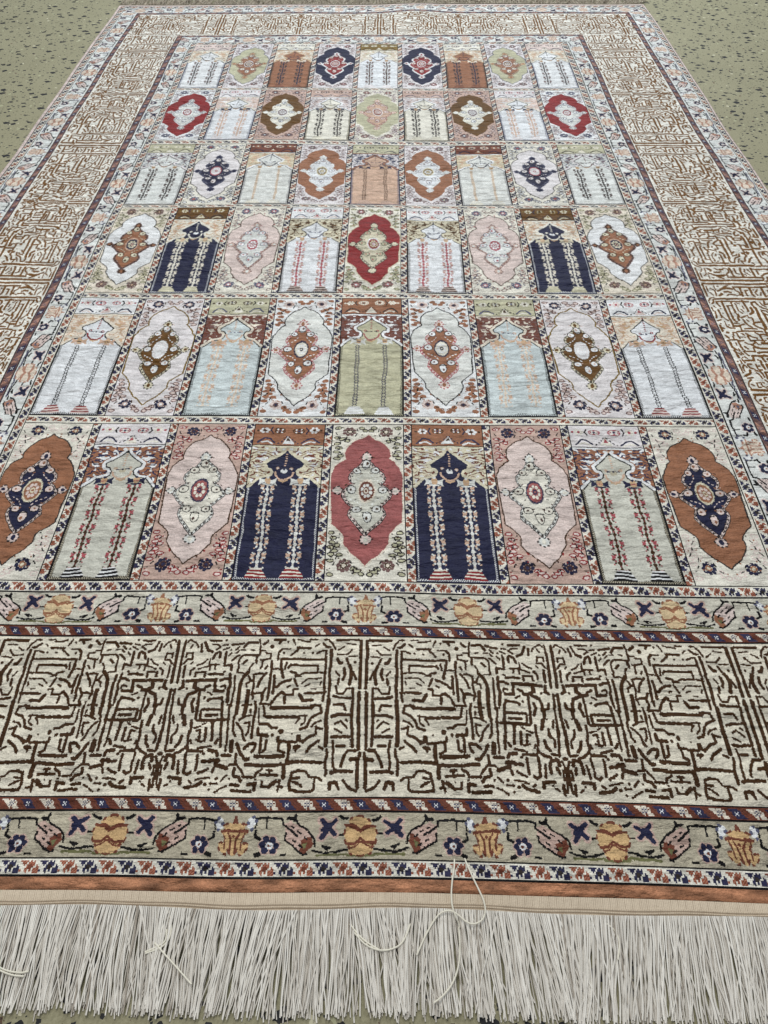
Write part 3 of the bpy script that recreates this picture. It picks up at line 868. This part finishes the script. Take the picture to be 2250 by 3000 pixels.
def yarn_material(name, c1, c2, scale=90, rough=.75):
    q = NT(name)
    co = q.n('ShaderNodeTexCoord').outputs['Object']
    at = q.n('ShaderNodeAttribute', attribute_name='shade').outputs['Fac']
    n = q.noise(co, scale, 3, .6)
    col = q.mix(q.math('ADD', q.math('MULTIPLY', at, .75), q.math('MULTIPLY', n, .3)), srgb(*c1), srgb(*c2))
    q.l(col, q.b.inputs['Base Color'])
    q.b.inputs['Roughness'].default_value = rough
    q.b.inputs['Specular IOR Level'].default_value = .3
    wv = q.noise(q.mapping(co, (1, 1, 1)), 900, 1, .5)
    bp = q.n('ShaderNodeBump', i_Strength=.4, i_Distance=.0005)
    q.l(wv, bp.inputs['Height']); q.l(bp.outputs[0], q.b.inputs['Normal'])
    return q.m


M_SILK = silk_material()
M_FLOOR = floor_material()
M_FRINGE = yarn_material('fringe_cotton', (136, 122, 104), (250, 247, 240))
M_FARFRINGE = yarn_material('far_fringe_cotton', (104, 94, 78), (206, 194, 176))
M_BAND = yarn_material('woven_band_cotton', (120, 98, 76), (244, 228, 204))
M_THREAD = yarn_material('loose_thread_cotton', (216, 210, 190), (238, 234, 220))


# ---------------------------------------------------------------- rug coordinates
def cen(s):
    """sideways drift of the rug's middle, in columns"""
    return -0.253 + 0.030 * np.clip((4.9 - s) / 1.2, 0, 1)


def skew(s):
    return np.interp(s, [3.3, 3.6, 4.77, 6.8, 11.9], [-.0038, -.0038, -.0030, 0, .0045])


def zbuck(x, y):
    """low buckles of the rug on the floor"""
    z = .0016 * (np.sin(x * 7.1 + 1.3 * y + .6) + np.sin(x * 3.1 - y * 2.2 + 2.0)) * np.clip(1.6 - y * .45, .25, 1.5)
    z = z + .0012 * np.sin(y * 17 + 1.7 * np.sin(x * 4.0)) * np.clip(1.3 - y * .3, .3, 1)
    z = z + .0045 * np.exp(-((x - .16) / .12) ** 2 - ((y - .24) / .25) ** 2) + .0035 * np.exp(-((x + .30) / .14) ** 2 - ((y - .22) / .2) ** 2)
    z = z + .010 * np.exp(-((x - .10) / .10) ** 2 - ((y - 3.16) / .10) ** 2)
    return np.maximum(z + .0030, 0)


def rugxy(a, s):
    wob = .012 * np.sin(s * 1.9 + .4) * (a / 7.0) + .008 * np.sin(s * 4.3 + a * .5)
    X = (a + cen(s) + wob) * P
    s2 = s + skew(s) * a + .0035 * np.sin(a * 1.1 + s * 2.0) + .002 * np.sin(a * 2.7 + 1.0)
    Y = RM * s2 - CAMH * math.tan(TH)
    return X, Y


def from_photo(x, y, z=0.0):
    """a point of the floor plane (raised by z) from where the photograph shows it"""
    k = (CAMH - z) / CAMH
    Y = (RM / (1.005e-4 * (y + 821.0)) - CAMH * math.tan(TH)) * k
    X = (x - 843.0) / (.0957 * (y + 821.0)) * P * k
    return X, Y, z


def stops(vals, counts):
    out = [vals[0]]
    for v0, v1, n in zip(vals[:-1], vals[1:], counts):
        out += list(v0 + (v1 - v0) * (np.arange(1, n + 1) / n))
    return np.array(out)


G, NR, NC = make_carpet()
K2 = [w * SC for w in SIDE]
a_st = stops([-7.02, -6.93, -6.79, -6.39, -6.28, -5.01, -4.875, -4.565, -4.43], K2)
a_in = np.linspace(-4.43, 4.47, (9 * PW + 8 * GX) * SC + 1)[1:]
a_en = stops([4.47, 4.635, 4.975, 5.10, 6.49, 6.61, 6.99, 7.11, 7.175], K2[::-1])[1:]
AA = np.concatenate([a_st, a_in, a_en])
st = [stops([11.90, 11.86, 11.80, 11.66, 11.61, 11.02, 10.98, 10.83, 10.78], [w * SC for w in ENDB])]
rows_s = [(10.78, 9.774), (9.727, 8.798), (8.720, 7.835), (7.792, 6.811), (6.7505, 5.758), (5.696, 4.770)]
for i, (t0, b0) in enumerate(rows_s):
    if i:
        st.append(np.linspace(rows_s[i - 1][1], t0, GY * SC + 1)[1:])
    st.append(np.linspace(t0, b0, PH * SC + 1)[1:])
st.append(stops([4.770, 4.709, 4.558, 4.5044, 3.896, 3.8448, 3.7017, 3.6435, 3.605], [w * SC for w in ENDF[::-1]])[1:])
SS = np.concatenate(st)
assert len(AA) == NC + 1 and len(SS) == NR + 1, (len(AA), NC, len(SS), NR)

# ---------------------------------------------------------------- floor
fl_n = 2
mesh_obj('floor', [(-14, -10, 0), (14, -10, 0), (14, 20, 0), (-14, 20, 0)], [(0, 1, 2, 3)], M_FLOOR, smooth=False, kind='structure')

# ---------------------------------------------------------------- the rug
rug = bpy.data.objects.new('rug', None)
link(rug, label='pale silk rug with rows of prayer niche and medallion panels, white fringe towards the viewer', category='rug')

PILE = .0050
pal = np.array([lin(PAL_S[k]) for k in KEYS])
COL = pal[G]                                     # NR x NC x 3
cz = (G == IX['c']) & (np.arange(NR)[:, None] >= NR - ENDF[0] * SC)
mm = (.55 + .95 * _noise(np.arange(NC)[None, :] / 22., np.arange(NR)[:, None] / 5., 5)) * np.ones((NR, 1))
COL = COL * np.where(cz, mm, 1)[:, :, None]
SPLIT = (sum(ENDB) + 4 * (PH + GY) + 2) * SC      # nearer than this the knots are built one by one, beyond it four to a face


def sheet(aa, ss, col, v0):
    A2, S2 = np.meshgrid(aa, ss)
    X, Y = rugxy(A2, S2)
    Z = zbuck(X, Y) + PILE
    ed = np.minimum(np.minimum(A2 - AA[0], AA[-1] - A2) * P, np.minimum(SS.max() - S2, S2 - SS.min()) * RM)
    Z = Z - PILE * .8 * np.clip(1 - ed / .006, 0, 1) ** 2
    Z = Z + rng.normal(0, .00012, Z.shape)
    nr, nc = len(ss), len(aa)
    f = grid_faces(nr, nc)[:, ::-1] + v0
    c = col.reshape(-1, 3) * rng.normal(1.0, .09, (nr - 1) * (nc - 1))[:, None]
    ids = np.arange(nr * nc).reshape(nr, nc) + v0
    return np.stack([X, Y, Z], -1).reshape(-1, 3), f, c, ids


cf = COL[:SPLIT].reshape(SPLIT // 2, 2, NC // 2, 2, 3).mean(axis=(1, 3))
V1, F1, C1, I1 = sheet(AA[::2], SS[:SPLIT + 1:2], cf, 0)
V2, F2, C2, I2 = sheet(AA, SS[SPLIT:], COL[SPLIT:], len(V1))
Vt = np.concatenate([V1, V2])
edges = [I1[0, :], I1[:, -1], I2[:, -1], I2[-1, ::-1], I2[::-1, 0], I1[::-1, 0]]
ring = np.concatenate(edges)
low = Vt[ring].copy(); low[:, 2] = 0.0002
n0 = len(Vt)
rn = np.roll(np.arange(len(ring)), -1)
sk = np.stack([ring, n0 + np.arange(len(ring)), n0 + rn, ring[rn]], 1)[:, ::-1]
sk = sk[ring != ring[rn]]
pile = mesh_obj('pile', np.concatenate([Vt, low]), np.concatenate([F1, F2, sk]), M_SILK, rug)
fc = np.clip(np.concatenate([C1, C2, np.tile(pal[IX['p']], (len(sk), 1))]), .003, .95)
rgba = np.concatenate([fc, np.ones((len(fc), 1))], 1).astype(np.float32)
at = pile.data.attributes.new('knot_color', 'FLOAT_COLOR', 'FACE')
at.data.foreach_set('color', rgba.ravel())
del COL, rgba, fc


# ---------------------------------------------------------------- woven bands and fringes
def shade_attr(o, vals):
    a = o.data.attributes.new('shade', 'FLOAT', 'POINT')
    a.data.foreach_set('value', np.asarray(vals, np.float32))


def woven_band(s0, s1, far):
    ncol = 2600; nrow = 26
    a = np.linspace(AA[0] + .02, AA[-1] - .02, ncol); v = np.linspace(0, 1, nrow)
    Av, Vv = np.meshgrid(a, v)
    edge = .004 * np.sin(Av * 2.3) + .002 * np.sin(Av * 7.7)
    S = s0 + (s1 - s0) * Vv + edge * Vv * (0 if far else 1)
    X, Y = rugxy(Av, S)
    rib = np.abs(np.sin(X / .0021 * math.pi))
    low_part = Vv > .52
    z = zbuck(X, Y) * (1 - .35 * Vv) + .0032 - .0016 * Vv
    cord = np.zeros_like(z)
    for c in (.60, .76, .93):
        cord = np.maximum(cord, np.clip(1 - ((Vv - c) / .055) ** 2, 0, 1))
    tw = np.abs(np.sin(X / .0026 * math.pi + Vv * 3))
    z = z + np.where(low_part, cord * (.0005 + .0005 * tw), .0005 * rib)
    z = z + rng.normal(0, .00008, z.shape)
    sh = np.where(low_part, .15 + .85 * cord * (.35 + .65 * tw), .15 + .85 * rib ** .6) * (.85 + .15 * rng.random(z.shape))
    o = mesh_obj('woven_band', np.stack([X, Y, z], -1).reshape(-1, 3), grid_faces(nrow, ncol)[:, ::-1] if not far else grid_faces(nrow, ncol), M_BAND if not far else M_FARFRINGE, rug,
                 label='beige flat woven end band with ribbed cords' if not far else 'dull beige flat woven band at the far end')
    shade_attr(o, sh.ravel())
    return o


woven_band(3.6065, 3.559, False)
woven_band(11.898, 11.925, True)


def tube(path, r0, r1, nside=5):
    """verts, faces of a tapering tube along path (n,3)"""
    n = len(path)
    d = np.gradient(path, axis=0); d /= np.linalg.norm(d, axis=1)[:, None] + 1e-12
    up = np.array([0, 0, 1.0])
    sd = np.cross(d, up); sd /= np.linalg.norm(sd, axis=1)[:, None] + 1e-12
    u2 = np.cross(sd, d)
    r = np.linspace(r0, r1, n)[:, None, None]
    an = np.arange(nside) / nside * 2 * math.pi
    ring = path[:, None, :] + r * (np.cos(an)[None, :, None] * sd[:, None, :] + np.sin(an)[None, :, None] * u2[:, None, :])
    V = ring.reshape(-1, 3)
    i = np.arange(n - 1)[:, None] * nside; j = np.arange(nside)[None, :]; jn = (j + 1) % nside
    F = np.stack([i + j, i + jn, i + nside + jn, i + nside + j], -1).reshape(-1, 4)
    return V, F


def lean(a):
    return (.16 * math.sin(a * 1.7 + .5) + .13 * math.sin(a * 4.1 + 2) + .10 * math.sin(a * 9.7) + .07 * math.sin(a * 23.0 + 1))


def strand(a, layer, seed):
    r = random.Random(seed)
    n = 13
    s0 = 3.562 + .004 * math.sin(a * 2.3)
    L = RM * (.268 + r.gauss(0, .008) - .02 * max(0, r.random() - .8) * 5)
    x0, y0 = rugxy(np.array(a), np.array(s0)); x0 = float(x0); y0 = float(y0)
    gid = math.floor(a * 10.5 + 1.2 * math.sin(a * 5.3) + .35 * layer)
    rg = random.Random(gid * 7 + layer)
    th = lean(a) * .5 + rg.gauss(0, .055) + r.gauss(0, .04)
    if r.random() < .07:
        th += r.choice((-1, 1)) * r.uniform(.12, .38)
    bend = rg.gauss(0, .11) + r.gauss(0, .09); wig = r.gauss(0, .0011); ph = r.random() * 6; hang = r.random()
    pts = []
    x, y = x0, y0
    st_ = L / (n - 1)
    for k in range(n):
        t = k / (n - 1)
        z = .0058 * (1 - t) ** 1.5 + float(layer) * .0019 + .0012 + .0018 * hang * math.sin(math.pi * t)
        pts.append((x + wig * math.sin(t * 9 + ph) * min(1, t * 3), y, z))
        dd = th + bend * (t - .35)
        x += st_ * math.sin(dd); y -= st_ * math.cos(dd)
    return np.array(pts)


def strands_mesh(name, items, mat, parent, rad=(.00094, .00078), **props):
    Vs, Fs, Sh = [], [], []; off = 0
    for pts, sh, rr in items:
        V, F = tube(pts, rad[0] * rr, rad[1] * rr)
        Vs.append(V); Fs.append(F + off); off += len(V)
        Sh.append(np.full(len(V), sh))
    o = mesh_obj(name, np.concatenate(Vs), np.concatenate(Fs), mat, parent, **props)
    shade_attr(o, np.concatenate(Sh))
    return o


a_lo, a_hi = AA[0] + .03, AA[-1] - .03
NST = 2800
items = []
singles = []
for i in range(NST):
    a = a_lo + (a_hi - a_lo) * (i + random.uniform(-.45, .45)) / NST
    layer = i % 3
    pts = strand(a, layer, i)
    sh = min(1, max(0, random.gauss(.66 + .12 * (layer - 1), .15)))
    if random.random() < .02:
        sh = .1
    it = (pts, sh, random.uniform(.82, 1.2))
    if layer == 2 and len(singles) < 100 and -3.1 < a < 3.5 and i % 6 == 2:
        singles.append(it)
    else:
        items.append(it)
fr = strands_mesh('fringe', items, M_FRINGE, rug, label='long off-white twisted fringe at the near end of the rug', kind='stuff')
for it in singles:
    strands_mesh('fringe_strand', [it], M_FRINGE, rug)

# far fringe, short and dull
items = []
for i in range(1100):
    a = a_lo + (a_hi - a_lo) * (i + random.uniform(-.5, .5)) / 1100
    x0, y0 = rugxy(np.array(a), np.array(11.92)); x0 = float(x0); y0 = float(y0)
    th = random.gauss(.05, .45); L = random.uniform(.05, .085); n = 6
    up = random.random() ** 2 * .016
    pts = np.array([(x0 + L * t * math.sin(th), y0 + L * t * math.cos(th), .003 + up * math.sin(math.pi * t * .8) + .001 * random.random() + float(zbuck(x0, y0)) * (1 - t)) for t in np.linspace(0, 1, n)])
    items.append((pts, min(1, max(0, random.gauss(.5, .3))), random.uniform(.8, 1.5)))
strands_mesh('fringe', items, M_FARFRINGE, rug, label='short grey-beige fringe at the far end of the rug', kind='stuff')


def smooth_path(pts, n=60):
    """Catmull-Rom through pts"""
    p = np.array(pts, float); p = np.vstack([2 * p[0] - p[1], p, 2 * p[-1] - p[-2]])
    out = []
    m = len(p) - 3
    for i in range(m):
        for t in np.linspace(0, 1, max(2, n // m), endpoint=(i == m - 1)):
            a, b, c, d = p[i:i + 4]
            out.append(.5 * ((2 * b) + (-a + c) * t + (2 * a - 5 * b + 4 * c - d) * t * t + (-a + 3 * b - 3 * c + d) * t ** 3))
    return np.array(out)


def loose(pix, zs, lab=None, rr=1.0, shade=.8):
    pts = []
    for k, (x, y) in enumerate(pix):
        z = zs[min(k, len(zs) - 1)] if isinstance(zs, (list, tuple)) else zs
        pts.append(from_photo(x, y, z))
    pr = {'label': lab} if lab else {}
    strands_mesh('loose_thread', [(smooth_path(pts), shade, rr)], M_THREAD, rug, rad=(.0010, .0010), **pr)


def q4(x, y):      # from the right-hand enlargement of the fringe
    return (829.5 + x * .5, 1622.1 + y * .5)


def q3(x, y):
    return (x * .5, 1622.1 + y * .5)


loose([q4(*p) for p in ((326, 452), (326, 500), (318, 560), (314, 620), (318, 670), (332, 715), (346, 745), (350, 765))],
      [.012, .016, .018, .018, .018, .016, .012, .010], 'white loose thread hanging from a blue border flower')
loose([q4(*p) for p in ((358, 434), (378, 485), (405, 545), (432, 600), (454, 650), (461, 695), (450, 728), (425, 746), (398, 748), (372, 735), (345, 712), (318, 695), (290, 694), (258, 712), (225, 760), (192, 825), (166, 885))],
      [.012, .015, .017, .018, .018, .017, .016, .015, .015, .015, .016, .017, .016, .014, .012, .011, .010], 'white loose thread looping over the woven band')
loose([q4(*p) for p in ((-105, 790), (-60, 838), (-10, 862), (40, 864), (92, 842), (120, 800), (137, 750))], .010, 'white loose strand curling across the fringe left of the loop')
loose([q4(*p) for p in ((346, 762), (352, 850), (344, 940), (318, 1010), (280, 1060), (240, 1092))], .010)
loose([q3(*p) for p in ((0, 925), (20, 950), (60, 966), (110, 972), (145, 966))], .009)
loose([q3(*p) for p in ((5, 955), (40, 972), (80, 984), (124, 988))], .009)
loose([q3(*p) for p in ((750, 700), (762, 760), (752, 820), (715, 860), (650, 886))], .009)
loose([q3(*p) for p in ((742, 780), (735, 830), (700, 856), (648, 880))], .009)
loose([q3(*p) for p in ((690, 840), (735, 890), (790, 950), (850, 1018))], .0095)
loose([q3(*p) for p in ((1535, 752), (1560, 785), (1600, 825), (1659, 862))], .0095)
loose([q4(*p) for p in ((985, 745), (1020, 775), (1040, 830), (1035, 900))], .0095)
